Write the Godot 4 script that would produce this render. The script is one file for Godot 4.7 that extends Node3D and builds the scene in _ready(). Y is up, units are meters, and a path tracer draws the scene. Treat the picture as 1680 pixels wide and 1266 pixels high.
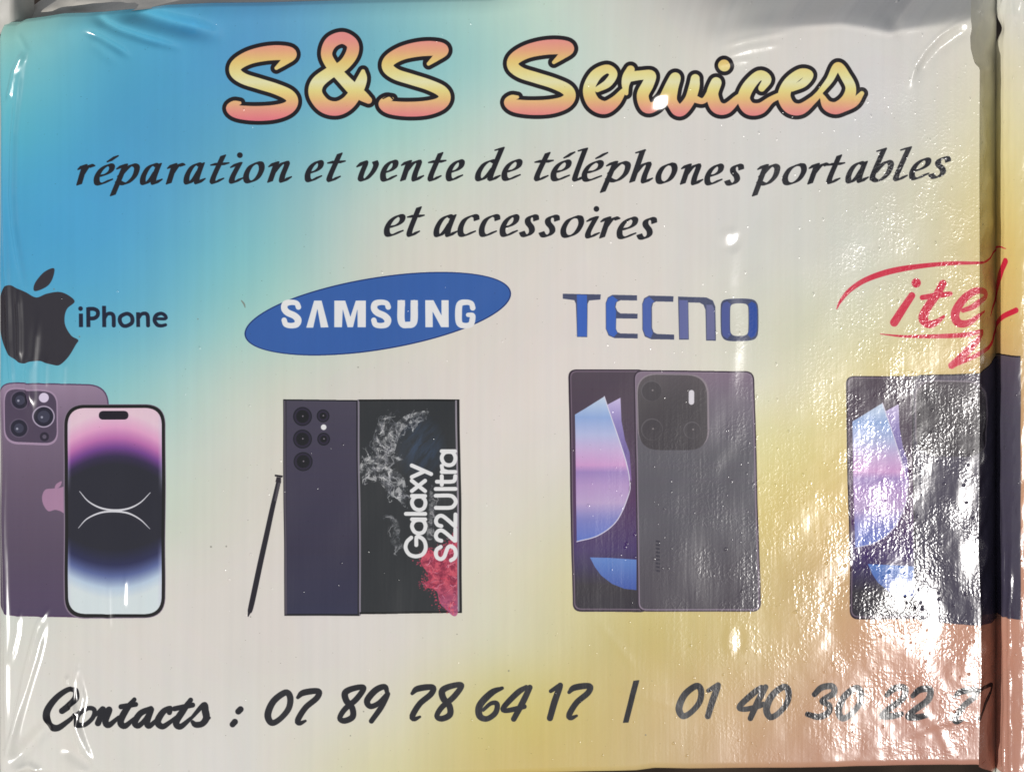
extends Node3D
# A box-framed shop sign covered with printed glossy vinyl, leaning back on the ground.
# Sheet coordinates: millimetre-like units "mm", x to the right, y down from the top of the sheet, z out of the face.

const UNIT := 0.0006            # metres for one sheet unit
const MID := Vector2(840, 633)  # middle of the framed area
const FOOT := 1262.0            # sheet y of the sign's lower edge
const EYE := Vector3(2790, -117, 2600)  # where the photographer stands, in sheet units
const LEAN := 40.0              # degrees the sign leans back
const EDGE := 1608.0            # sheet x of the right front edge
const DEEP := 61.0              # depth of the right return
const GLARE := Vector2(1930, 950)  # where flat sheet mirrors the sun

const TS := 1.119               # texels per sheet unit
const TW := 2048
const TH := 1510
const TO := Vector2(30, 60)     # sheet units left of and above the texture's origin

var paint: Image
var sign_basis: Basis
var sign_at: Vector3
var board: Node3D
var ridges := []

# ------------------------------------------------------------------ helpers
func spot(x: float, y: float, z: float) -> Vector3:
	return Vector3(x - MID.x, FOOT - y, z) * UNIT

func lin(c: float) -> float:
	return c / 12.92 if c <= 0.04045 else pow((c + 0.055) / 1.055, 2.4)

# seen colour (sRGB 0-255) to ink colour: one exposure factor and the gloss of the film taken off, the same everywhere
func ink(r: float, g: float, b: float) -> Color:
	var o := Color(0, 0, 0)
	o.r = clampf((lin(r / 255.0) - 0.014) / 0.80, 0.006, 0.86)
	o.g = clampf((lin(g / 255.0) - 0.014) / 0.80, 0.006, 0.86)
	o.b = clampf((lin(b / 255.0) - 0.014) / 0.80, 0.006, 0.86)
	return o.linear_to_srgb()

func knots(list: Array, x: float) -> float:   # piecewise linear through [x, y, x, y ...]
	if x <= list[0]: return list[1]
	var n := list.size()
	for i in range(2, n, 2):
		if x <= list[i]:
			return lerpf(list[i - 1], list[i + 1], (x - list[i - 2]) / (list[i] - list[i - 2]))
	return list[n - 1]

# where a mark seen at p lies on the unfolded sheet
func unfold(p: Vector2) -> Vector2:
	if p.x <= EDGE: return p
	var t := (p.x - EDGE) / 27.0
	var back := DEEP * minf(t, 1.0)
	var u := EDGE + back
	if t > 1.0:
		back = DEEP - 14.0
		u = EDGE + DEEP + (p.x - EDGE - 27.0) * (EYE.z + back) / EYE.z * 1.12
	return Vector2(u, EYE.y + (p.y - EYE.y) * (EYE.z + back) / EYE.z)

func texel(p: Vector2) -> Vector2:
	return (unfold(p) + TO) * TS

# Catmull-Rom through [x, y, r, ...] -> dense (x, y, r) in texels
func curve(list: Array, o: Vector2, k: float, closed := false, grow := 0.0) -> PackedVector3Array:
	var p := PackedVector3Array()
	for i in range(0, list.size(), 3):
		p.append(Vector3(o.x + list[i] / k, o.y + list[i + 1] / k, list[i + 2] / k + grow))
	var out := PackedVector3Array()
	var n := p.size()
	var last := n if closed else n - 1
	for i in last:
		var a := p[(i - 1 + n) % n] if closed or i > 0 else p[i] * 2.0 - p[i + 1]
		var b := p[i]
		var c := p[(i + 1) % n]
		var d := p[(i + 2) % n] if closed or i + 2 < n else c * 2.0 - b
		var steps := maxi(2, int(ceil(Vector2(b.x - c.x, b.y - c.y).length() / 2.4)))
		for s in steps:
			out.append(b.cubic_interpolate(c, a, d, float(s) / steps))
	if not closed: out.append(p[n - 1])
	else: out.append(p[0])
	for i in out.size():
		var t := texel(Vector2(out[i].x, out[i].y))
		out[i] = Vector3(t.x, t.y, out[i].z * TS)
	return out

# lay ink along strokes; tint is a Color or a Callable(x, y) in sheet units
func lay(strokes: Array, tint, strength := 1.0) -> void:
	var lo := Vector2(1e9, 1e9)
	var hi := -lo
	for s in strokes:
		for q in s:
			lo = lo.min(Vector2(q.x - q.z - 2, q.y - q.z - 2))
			hi = hi.max(Vector2(q.x + q.z + 2, q.y + q.z + 2))
	var x0 := maxi(0, int(lo.x)); var y0 := maxi(0, int(lo.y))
	var w := mini(TW - 1, int(hi.x)) - x0 + 1
	var h := mini(TH - 1, int(hi.y)) - y0 + 1
	if w < 1 or h < 1: return
	var mask := PackedFloat32Array()
	mask.resize(w * h)
	for s in strokes:
		for i in maxi(1, s.size() - 1):
			var a: Vector3 = s[i]
			var b: Vector3 = s[mini(i + 1, s.size() - 1)]
			var r := maxf(a.z, b.z) + 1.0
			var ax := a.x - x0 - 0.5; var ay := a.y - y0 - 0.5
			var dx := b.x - a.x; var dy := b.y - a.y
			var ll := maxf(dx * dx + dy * dy, 1e-6)
			for y in range(maxi(0, int(minf(ay, ay + dy) - r)), mini(h, int(maxf(ay, ay + dy) + r) + 2)):
				for x in range(maxi(0, int(minf(ax, ax + dx) - r)), mini(w, int(maxf(ax, ax + dx) + r) + 2)):
					var t := clampf(((x - ax) * dx + (y - ay) * dy) / ll, 0.0, 1.0)
					var ex := x - ax - dx * t; var ey := y - ay - dy * t
					var cov := a.z + (b.z - a.z) * t + 0.5 - sqrt(ex * ex + ey * ey)
					var at := y * w + x
					if cov > mask[at]: mask[at] = minf(cov, 1.0)
	settle(mask, x0, y0, w, h, tint, strength)

func settle(mask: PackedFloat32Array, x0: int, y0: int, w: int, h: int, tint, strength: float) -> void:
	var called := tint is Callable
	var c := Color()
	if not called: c = tint
	for y in h:
		for x in w:
			var m := mask[y * w + x]
			if m <= 0.004: continue
			if called: c = tint.call((x + x0) / TS - TO.x, (y + y0) / TS - TO.y)
			m *= strength * c.a
			var was := paint.get_pixel(x + x0, y + y0)
			paint.set_pixel(x + x0, y + y0, Color(lerpf(was.r, c.r, m), lerpf(was.g, c.g, m), lerpf(was.b, c.b, m)))

# fill closed outlines (texel points, even-odd) with ink
func fill(outlines: Array, tint, strength := 1.0) -> void:
	var lo := Vector2(1e9, 1e9)
	var hi := -lo
	for s in outlines:
		for q in s:
			lo = lo.min(q); hi = hi.max(q)
	var x0 := maxi(0, int(lo.x) - 1); var y0 := maxi(0, int(lo.y) - 1)
	var w := mini(TW - 1, int(hi.x) + 1) - x0 + 1
	var h := mini(TH - 1, int(hi.y) + 1) - y0 + 1
	if w < 1 or h < 1: return
	var mask := PackedFloat32Array()
	mask.resize(w * h)
	for y in h:
		for sub in 4:
			var yy := y0 + y + (sub + 0.5) / 4.0
			var cuts := PackedFloat32Array()
			for s in outlines:
				var n: int = s.size()
				for i in n:
					var a: Vector2 = s[i]
					var b: Vector2 = s[(i + 1) % n]
					if (a.y <= yy) != (b.y <= yy):
						cuts.append(a.x + (yy - a.y) / (b.y - a.y) * (b.x - a.x) - x0)
			cuts.sort()
			for i in range(0, cuts.size() - 1, 2):
				var l := clampf(cuts[i], 0, w); var r := clampf(cuts[i + 1], 0, w)
				var li := int(l); var ri := int(r)
				if li == ri:
					if li < w: mask[y * w + li] += (r - l) / 4.0
					continue
				mask[y * w + li] += (li + 1 - l) / 4.0
				for x in range(li + 1, ri): mask[y * w + x] += 0.25
				if ri < w: mask[y * w + ri] += (r - ri) / 4.0
	settle(mask, x0, y0, w, h, tint, strength)

func outline(list: Array, o := Vector2.ZERO, k := 1.0) -> PackedVector2Array:   # straight-sided, [x, y, ...]
	var p := PackedVector2Array()
	var n := list.size() / 2
	for i in n:
		var a := Vector2(list[2 * i], list[2 * i + 1]) / k + o
		var j := (i + 1) % n
		var b := Vector2(list[2 * j], list[2 * j + 1]) / k + o
		var parts := 1 if maxf(a.x, b.x) <= EDGE else 24
		for s in parts: p.append(texel(a.lerp(b, float(s) / parts)))
	return p

func smooth(list: Array, o := Vector2.ZERO, k := 1.0) -> PackedVector2Array:   # curved outline through [x, y, ...]
	var three := []
	for i in range(0, list.size(), 2): three.append_array([list[i], list[i + 1], 0.0])
	var p := PackedVector2Array()
	for q in curve(three, o, k, true): p.append(Vector2(q.x, q.y))
	return p

func rounded(c: Array, r: float) -> PackedVector2Array:   # four corners [x, y, ...] clockwise, rounded
	var list := []
	for i in 4:
		var b := Vector2(c[2 * i], c[2 * i + 1])
		var a := Vector2(c[(2 * i + 6) % 8], c[(2 * i + 7) % 8])
		var d := Vector2(c[(2 * i + 2) % 8], c[(2 * i + 3) % 8])
		var s := b + (a - b).normalized() * r
		var e := b + (d - b).normalized() * r
		for t in 9:
			var f := t / 8.0
			var q := s.lerp(b, f * 0.94 + 0.0).lerp(b.lerp(e, f * 0.94 + 0.06), f)
			list.append_array([q.x, q.y])
	return outline(list)

func disc(x: float, y: float, r: float, tint, strength := 1.0) -> void:
	lay([curve([x, y, r], Vector2.ZERO, 1.0)], tint, strength)

func ramp(stops: Array) -> Callable:   # vertical blend of inks: [y, Color, y, Color ...]
	return func(_x, y):
		if y <= stops[0]: return stops[1]
		for i in range(2, stops.size(), 2):
			if y <= stops[i]:
				return stops[i - 1].lerp(stops[i + 1], (y - stops[i - 2]) / (stops[i] - stops[i - 2]))
		return stops[stops.size() - 1]

# ------------------------------------------------------------------ the print
func print_sheet() -> void:
	# background: a diagonal run of sky blue, white, yellow and copper inks
	var cols := [
		[[160,196,176],[95,171,196],[92,155,194],[128,181,190],[178,206,194],[206,206,197],[208,205,198],[208,205,199],[208,207,198]],
		[[124,188,190],[84,161,194],[90,155,194],[120,179,190],[172,203,194],[204,206,196],[208,205,198],[206,204,200],[212,206,181]],
		[[92,175,194],[80,155,194],[100,165,190],[152,197,192],[192,204,194],[208,206,199],[207,205,200],[205,204,198],[215,207,166]],
		[[78,161,198],[82,157,198],[118,176,190],[184,201,191],[204,205,195],[210,206,199],[206,205,199],[204,202,184],[214,199,142]],
		[[76,157,198],[88,163,198],[132,187,190],[198,201,190],[209,205,197],[211,206,199],[205,205,196],[205,203,182],[211,188,122]],
		[[86,165,196],[104,173,196],[160,198,190],[202,204,190],[211,205,198],[212,206,199],[204,204,186],[209,203,166],[208,180,118]],
		[[100,175,194],[142,192,194],[192,202,190],[206,202,194],[213,206,199],[213,207,199],[214,211,186],[214,197,140],[198,164,116]],
		[[136,187,192],[174,200,192],[203,203,192],[208,203,195],[212,206,198],[210,205,190],[214,205,150],[211,187,130],[197,156,119]],
		[[166,198,194],[188,203,188],[207,204,194],[209,204,197],[210,206,192],[206,201,166],[209,191,126],[210,178,130],[195,149,120]],
		[[196,206,198],[206,206,196],[210,205,198],[210,205,198],[208,204,180],[205,194,138],[199,178,122],[198,159,123],[191,143,119]],
		[[210,210,201],[211,207,200],[210,205,198],[210,205,197],[206,202,169],[195,179,119],[201,177,126],[194,149,123],[187,139,119]],
		[[214,212,204],[212,209,202],[210,207,199],[209,205,186],[199,187,121],[196,175,122],[192,159,120],[185,139,120],[184,137,119]],
		[[216,214,206],[213,211,203],[210,207,199],[207,202,163],[198,179,115],[195,173,123],[186,148,119],[179,133,116],[181,135,118]]]
	var small := Image.create(9, 13, false, Image.FORMAT_RGBF)
	for y in 13:
		for x in 9:
			var c: Array = cols[y][x]
			small.set_pixel(x, y, ink(c[0], c[1], c[2]))
	# spread the 9 x 13 knots over the sheet (0..1680 by 0..1266)
	var wide := Image.create(TW, TH, false, Image.FORMAT_RGB8)
	var big := small.duplicate() as Image
	big.resize(945, 715, Image.INTERPOLATE_CUBIC)   # knots sit at cell middles: 105 x 55 px cells
	big.convert(Image.FORMAT_RGB8)
	var part := big.get_region(Rect2i(52, 27, 841, 661))
	part.resize(int(1680 * TS), int(1266 * TS), Image.INTERPOLATE_BILINEAR)
	paint = wide
	paint.blit_rect(part, Rect2i(0, 0, part.get_width(), part.get_height()), Vector2i(TO * TS))
	var pw := part.get_width(); var ph := part.get_height()
	var ox := int(TO.x * TS); var oy := int(TO.y * TS)
	for x in ox: paint.blit_rect(part, Rect2i(0, 0, 1, ph), Vector2i(x, oy))
	for x in range(ox + pw, TW): paint.blit_rect(part, Rect2i(pw - 1, 0, 1, ph), Vector2i(x, oy))
	var copy := paint.duplicate() as Image
	for y in range(oy + ph, TH): paint.blit_rect(copy, Rect2i(0, oy + ph - 1, TW, 1), Vector2i(0, y))
	# the white unprinted margin above
	for y in oy: paint.blit_rect(copy, Rect2i(0, oy, TW, 1), Vector2i(0, y))
	print_phones()
	print_logos()
	print_words()

func print_words() -> void:
	# scuffs and specks of dirt
	var dirt := ink(120, 118, 108)
	lay([curve([396, 493, 0.8, 400, 498, 1.3, 402, 504, 0.7], Vector2.ZERO, 1)], dirt, 0.8)
	for p in [[588, 602, 1.1], [345, 897, 1.5], [371, 896, 1.3], [596, 1167, 1.2], [835, 1100, 1.4], [574, 1207, 1.0], [325, 523, 1.0], [1060, 1205, 1.3], [410, 1012, 1.0], [130, 552, 1.2], [88, 474, 1.2], [750, 1040, 0.9]]:
		disc(p[0], p[1], p[2], dirt, 0.7)
	var black := ink(42, 42, 46)
	# headline: brush letters, dark outline with a band of warm inks
	var warm := ramp([62, ink(232, 140, 135), 82, ink(232, 160, 125), 100, ink(232, 190, 118), 122, ink(224, 210, 146), 134, ink(221, 215, 170), 148, ink(226, 205, 132), 162, ink(232, 182, 122), 178, ink(232, 150, 130), 196, ink(228, 120, 130)])
	var dark := ink(40, 34, 40)
	var s_path := [1122, 414, 13, 1172, 372, 26, 1212, 326, 42, 1150, 314, 49, 1050, 320, 49, 945, 346, 45, 868, 392, 41, 858, 440, 39, 910, 482, 37, 1010, 515, 37, 1120, 550, 37, 1203, 590, 39, 1224, 634, 40, 1190, 676, 44, 1100, 702, 49, 980, 708, 49, 872, 697, 44, 828, 674, 32, 850, 648, 24, 886, 640, 12]
	var o2 := Vector2(420, 0); var o3 := Vector2(840, 0); var o4 := Vector2(1260, 0)
	var k := 3.957
	var letters := []   # [path, origin]
	letters.append([s_path, o2 + Vector2(-250.2, 7)])
	letters.append([[732, 650, 24, 690, 620, 36, 640, 585, 42, 560, 505, 38, 490, 425, 38, 456, 350, 38, 486, 276, 42, 560, 246, 40, 624, 284, 40, 622, 350, 42, 566, 425, 38, 470, 478, 40, 398, 540, 44, 386, 612, 46, 440, 684, 48, 520, 704, 48, 596, 668, 46, 655, 590, 42, 690, 515, 34, 697, 462, 14], o2])
	letters.append([s_path, o2])
	letters.append([s_path, o2 + Vector2(205.2, -2.5)])
	letters.append([[552, 580, 20, 620, 540, 28, 656, 480, 28, 612, 448, 30, 540, 490, 38, 498, 580, 40, 528, 664, 44, 600, 698, 44, 668, 660, 36, 722, 592, 20], o3])
	letters.append([[742, 606, 14, 736, 550, 26, 748, 500, 34, 768, 452, 28], o3])
	letters.append([[752, 500, 34, 836, 488, 32, 900, 490, 34, 880, 550, 40, 850, 620, 42, 874, 692, 42, 924, 690, 32, 976, 636, 22, 1020, 560, 30, 1058, 505, 36, 1040, 580, 38, 1034, 660, 40, 1088, 718, 40, 1150, 655, 36, 1180, 570, 36, 1188, 510, 30], o3])
	letters.append([[1180, 640, 26, 1240, 655, 20, 1288, 600, 26, 1324, 536, 36, 1300, 612, 40, 1328, 692, 42, 1392, 704, 36, 1466, 640, 26, 1520, 610, 30], o3])
	letters.append([[1378, 425, 40], o3])
	letters.append([[1622, 572, 24, 1654, 516, 32, 1606, 490, 34, 1536, 560, 40, 1504, 640, 42, 1540, 702, 44, 1612, 704, 38, 1680, 650, 24, 1740, 620, 22], o3])
	letters.append([[156, 576, 20, 230, 538, 28, 268, 486, 28, 214, 476, 32, 140, 536, 38, 106, 620, 42, 142, 694, 42, 212, 708, 38, 290, 652, 26, 336, 606, 22], o4])
	letters.append([[330, 606, 18, 400, 520, 24, 454, 432, 30, 508, 500, 34, 540, 572, 36, 516, 650, 42, 450, 700, 42, 386, 686, 34, 352, 628, 18], o4])
	letters.append([[470, 700, 36, 560, 664, 30, 612, 606, 16], o4])
	var fat := []; var thin := []
	for l in letters:
		fat.append(curve(l[0], l[1], k, false, 6.2))
		thin.append(curve(l[0], l[1], k, false, -0.2))
	lay(fat, dark)
	lay(thin, warm)
	# dark gaps that split overlapping brush turns
	lay([curve([1098, 372, 4, 1090, 410, 5, 1112, 436, 5], o2, k), curve([826, 640, 3, 868, 622, 5, 892, 644, 4], o2, k)], dark)
	# two lines of broad-nib italic
	var nib := {
		"a": [[0.62, 0.90, 0.46, 0.97, 0.2, 0.80, 0.06, 0.40, 0.10, 0.08, 0.25, 0.02, 0.45, 0.22, 0.62, 0.62], [0.70, 0.97, 0.64, 0.6, 0.60, 0.25, 0.64, 0.05, 0.74, 0.03, 0.92, 0.19]],
		"c": [[0.64, 0.78, 0.58, 0.94, 0.42, 0.97, 0.15, 0.78, 0.06, 0.40, 0.14, 0.08, 0.32, 0.03, 0.62, 0.20]],
		"e": [[0.12, 0.42, 0.36, 0.48, 0.56, 0.66, 0.56, 0.90, 0.40, 0.97, 0.16, 0.76, 0.06, 0.40, 0.14, 0.08, 0.32, 0.03, 0.64, 0.22]],
		"o": [[0.42, 0.97, 0.16, 0.78, 0.06, 0.38, 0.16, 0.07, 0.36, 0.03, 0.60, 0.22, 0.70, 0.62, 0.60, 0.92, 0.42, 0.97]],
		"n": [[0.0, 0.80, 0.10, 0.93, 0.2, 0.95], [0.2, 0.95, 0.12, 0.03], [0.15, 0.42, 0.34, 0.80, 0.54, 0.96, 0.66, 0.88, 0.60, 0.35, 0.62, 0.06, 0.72, 0.03, 0.90, 0.20]],
		"r": [[0.0, 0.80, 0.10, 0.93, 0.2, 0.95], [0.2, 0.95, 0.12, 0.03], [0.15, 0.46, 0.32, 0.82, 0.48, 0.96, 0.62, 0.90]],
		"p": [[0.06, 0.80, 0.16, 0.93, 0.26, 0.95], [0.26, 0.95, 0.12, -0.52], [0.18, 0.42, 0.38, 0.82, 0.56, 0.96, 0.74, 0.82, 0.74, 0.40, 0.56, 0.08, 0.38, 0.02, 0.16, 0.14]],
		"h": [[0.06, 1.50, 0.26, 1.56], [0.24, 1.58, 0.12, 0.03], [0.15, 0.42, 0.34, 0.80, 0.54, 0.96, 0.66, 0.88, 0.60, 0.35, 0.62, 0.06, 0.72, 0.03, 0.88, 0.18]],
		"d": [[0.62, 0.90, 0.46, 0.97, 0.2, 0.80, 0.06, 0.40, 0.10, 0.08, 0.25, 0.02, 0.45, 0.22, 0.62, 0.62], [0.58, 1.52, 0.76, 1.58], [0.76, 1.58, 0.60, 0.25, 0.64, 0.05, 0.74, 0.03, 0.90, 0.19]],
		"b": [[0.06, 1.52, 0.24, 1.58], [0.24, 1.58, 0.08, 0.4, 0.10, 0.12], [0.12, 0.42, 0.34, 0.82, 0.52, 0.96, 0.68, 0.80, 0.66, 0.38, 0.48, 0.08, 0.28, 0.02, 0.10, 0.14]],
		"l": [[0.02, 1.52, 0.22, 1.58], [0.22, 1.58, 0.08, 0.3, 0.11, 0.05, 0.22, 0.03, 0.38, 0.18]],
		"i": [[-0.02, 0.80, 0.08, 0.93, 0.18, 0.95], [0.18, 0.95, 0.08, 0.3, 0.11, 0.05, 0.22, 0.03, 0.38, 0.19]],
		"t": [[0.24, 1.34, 0.08, 0.3, 0.11, 0.05, 0.22, 0.03, 0.42, 0.19], [-0.08, 0.93, 0.46, 0.95]],
		"v": [[-0.04, 0.74, 0.06, 0.90, 0.18, 0.94, 0.22, 0.80, 0.16, 0.40, 0.16, 0.12, 0.28, 0.03, 0.46, 0.14, 0.64, 0.46, 0.70, 0.78, 0.62, 0.95]],
		"s": [[0.56, 0.78, 0.50, 0.94, 0.34, 0.97, 0.18, 0.84, 0.22, 0.64, 0.42, 0.42, 0.48, 0.20, 0.34, 0.04, 0.16, 0.03, 0.04, 0.18]]}
	var line1 := "r 126 154 E 155 186 p 181 227 a 230 265 r 273 302 a 302 336 t 346 375 i 377 399 o 400 432 n 439 477 e 501 529 t 537 565 v 585 620 e 625 652 n 657 694 t 703 731 e 733 761 d 781 827 e 825 856 t 878 907 E 905 936 l 940 964 E 956 990 p 986 1034 h 1034 1070 o 1077 1110 n 1117 1153 e 1158 1187 s 1190 1220 p 1235 1279 o 1285 1322 r 1326 1360 t 1358 1386 a 1389 1425 b 1429 1466 l 1468 1499 e 1494 1527 s 1525 1559"
	var line2 := "e 631 663 t 668 695 a 713 750 c 753 786 c 788 820 e 822 851 s 853 883 s 885 917 o 921 957 i 962 989 r 985 1017 e 1014 1046 s 1046 1077"
	var base1 := [126, 303, 300, 301, 520, 297, 700, 296, 850, 295, 1000, 297, 1130, 302, 1220, 303, 1310, 302, 1400, 299, 1500, 294, 1560, 290]
	var base2 := [631, 387, 850, 387, 960, 389, 1077, 392]
	for line in [[line1, base1, 33.0, black], [line2, base2, 34.5, black]]:
		var bits: PackedStringArray = line[0].split(" ")
		for i in range(0, bits.size(), 3):
			nib_letter(nib, bits[i], float(bits[i + 1]), float(bits[i + 2]), line[1], line[2], line[3])
	# brush figures and the word before them
	var q := 3.883
	var a5 := Vector2(0, 940); var a6 := Vector2(420, 940); var a7 := Vector2(840, 940); var a8 := Vector2(1260, 940)
	var brush := []
	brush.append(curve([396, 876, 17, 440, 842, 19, 488, 790, 17, 484, 742, 13, 430, 742, 14, 352, 800, 17, 298, 884, 20, 304, 966, 22, 362, 986, 18, 430, 944, 13, 492, 892, 10], a5, q))
	brush.append(curve([560, 860, 12, 508, 894, 13, 498, 950, 14, 536, 966, 12, 588, 922, 12, 598, 872, 12], a5, q, true))
	brush.append(curve([590, 912, 10, 622, 890, 12, 652, 868, 16, 622, 955, 17], a5, q))
	brush.append(curve([628, 930, 10, 690, 870, 17, 668, 940, 18, 690, 968, 16, 752, 918, 9], a5, q))
	brush.append(curve([852, 806, 12, 800, 870, 18, 764, 945, 19, 792, 974, 16, 852, 926, 9], a5, q))
	brush.append(curve([766, 852, 14, 862, 836, 13], a5, q))
	brush.append(curve([962, 862, 15, 894, 892, 17, 856, 950, 18, 880, 972, 15, 926, 930, 13, 966, 866, 14, 936, 945, 18, 952, 972, 15, 1006, 926, 9], a5, q))
	brush.append(curve([1080, 886, 14, 1086, 858, 13, 1040, 882, 17, 1004, 945, 19, 1034, 976, 16, 1080, 950, 12, 1136, 906, 9], a5, q))
	brush.append(curve([1216, 806, 13, 1166, 876, 18, 1122, 948, 19, 1150, 976, 16, 1220, 920, 9], a5, q))
	brush.append(curve([1112, 862, 14, 1228, 838, 14], a5, q))
	brush.append(curve([1216, 926, 8, 1298, 838, 15, 1308, 876, 20, 1314, 922, 19, 1288, 958, 17, 1246, 964, 16, 1226, 946, 10], a5, q))
	brush.append(curve([1290, 960, 12, 1334, 920, 7], a5, q))
	brush.append(curve([1518, 880, 17, 1532, 866, 17], a5, q))
	brush.append(curve([1482, 962, 16, 1496, 946, 17], a5, q))
	var zero := [186, 760, 17, 112, 815, 18, 76, 900, 19, 100, 952, 17, 152, 928, 15, 206, 862, 16, 216, 790, 17]
	var seven := [264, 792, 9, 300, 762, 17, 394, 752, 16, 386, 794, 16, 312, 858, 16, 264, 935, 16, 276, 956, 13, 312, 942, 6]
	var eight := [686, 730, 15, 620, 734, 16, 566, 762, 18, 572, 812, 18, 610, 860, 17, 612, 916, 17, 560, 942, 16, 530, 924, 14, 562, 868, 15, 638, 802, 16]
	brush.append(curve(zero, a6, q, true))
	brush.append(curve(seven, a6, q))
	brush.append(curve(eight, a6, q, true))
	brush.append(curve([838, 760, 11, 822, 722, 15, 764, 744, 18, 708, 810, 18, 728, 848, 15, 784, 826, 14, 842, 766, 12, 800, 850, 15, 734, 942, 14], a6, q))
	brush.append(curve(seven, a6 + Vector2(188.5, -7), q))
	brush.append(curve(eight, a6 + Vector2(160.5, -4), q, true))
	brush.append(curve([1568, 732, 9, 1500, 762, 18, 1426, 840, 19, 1424, 908, 18, 1470, 928, 15, 1524, 890, 15, 1534, 834, 14, 1496, 830, 11, 1446, 872, 9], a6, q))
	brush.append(curve([1722, 726, 12, 1668, 760, 16, 1580, 850, 15, 1582, 876, 13, 1640, 868, 14, 1708, 850, 13], a6, q))
	brush.append(curve([1744, 728, 15, 1700, 820, 17, 1640, 930, 15], a6, q))
	brush.append(curve([246, 752, 10, 300, 718, 13, 304, 726, 16, 270, 820, 18, 240, 924, 17], a7, q))
	brush.append(curve(seven, a7 + Vector2(25.5, -8.5), q))
	fill([outline([776, 684, 814, 680, 744, 950, 708, 952], a7, q)], black)
	brush.append(curve(zero, a7 + Vector2(255, -11), q, true))
	brush.append(curve([1252, 748, 11, 1306, 716, 14, 1310, 726, 17, 1276, 820, 18, 1248, 912, 16], a7, q))
	brush.append(curve([1590, 728, 14, 1540, 764, 17, 1452, 846, 16, 1470, 868, 14, 1540, 858, 15, 1600, 836, 15], a7, q))
	brush.append(curve([1616, 726, 15, 1566, 820, 18, 1518, 926, 15], a7, q))
	brush.append(curve(zero, a8 + Vector2(-22, -9), q, true))
	brush.append(curve([298, 772, 15, 344, 728, 17, 412, 720, 17, 420, 764, 17, 346, 812, 14, 392, 840, 16, 388, 884, 17, 330, 914, 17, 254, 898, 14], a8, q))
	brush.append(curve(zero, a8 + Vector2(97, -7.5), q, true))
	var two := [758, 778, 13, 806, 736, 18, 870, 734, 18, 858, 800, 18, 774, 864, 17, 730, 908, 18, 786, 912, 18, 850, 898, 14]
	brush.append(curve(two, a8, q))
	brush.append(curve(two, a8 + Vector2(42.5, 1.5), q))
	brush.append(curve(seven, a8 + Vector2(240, -2), q))
	brush.append(curve([1346, 748, 9, 1420, 712, 11, 1402, 790, 16, 1356, 920, 16], a8, q))
	for s in brush:
		for i in s.size(): s[i] = Vector3(s[i].x, s[i].y, s[i].z * 1.08 + 0.35)
	lay(brush, black)

func nib_letter(nib: Dictionary, what: String, x0: float, x1: float, base: Array, tall: float, tint: Color) -> void:
	var key := "e" if what == "E" else what
	var lo := 1e9; var hi := -1e9
	for s in nib[key]:
		for i in range(0, s.size(), 2):
			var x: float = s[i] + 0.22 * s[i + 1]
			lo = minf(lo, x); hi = maxf(hi, x)
	var pad := 3.4
	var sx := (x1 - x0 - 2 * pad) / (hi - lo)
	sx = clampf(sx, 0.62 * tall, 1.4 * tall)
	var all: Array = nib[key].duplicate()
	if what == "E": all.append([0.40, 1.16, 0.50, 1.26, 0.62, 1.38])
	var strokes := []
	for s in all:
		var flat := []
		for i in range(0, s.size(), 2):
			var x: float = x0 + pad + (s[i] + 0.22 * s[i + 1] - lo) * sx
			flat.append_array([x, knots(base, x) - s[i + 1] * tall, 1.15])
		for f in 6:
			var off := Vector2(cos(0.32), -sin(0.32)) * lerpf(-3.85, 3.85, f / 5.0)
			strokes.append(curve(flat, off, 1.0))
	lay(strokes, tint)
	if what == "i":
		var cx := x0 + pad + (0.10 + 0.22 * 1.36 - lo) * sx
		disc(cx, knots(base, cx) - 1.36 * tall, 4.6, tint)

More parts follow.
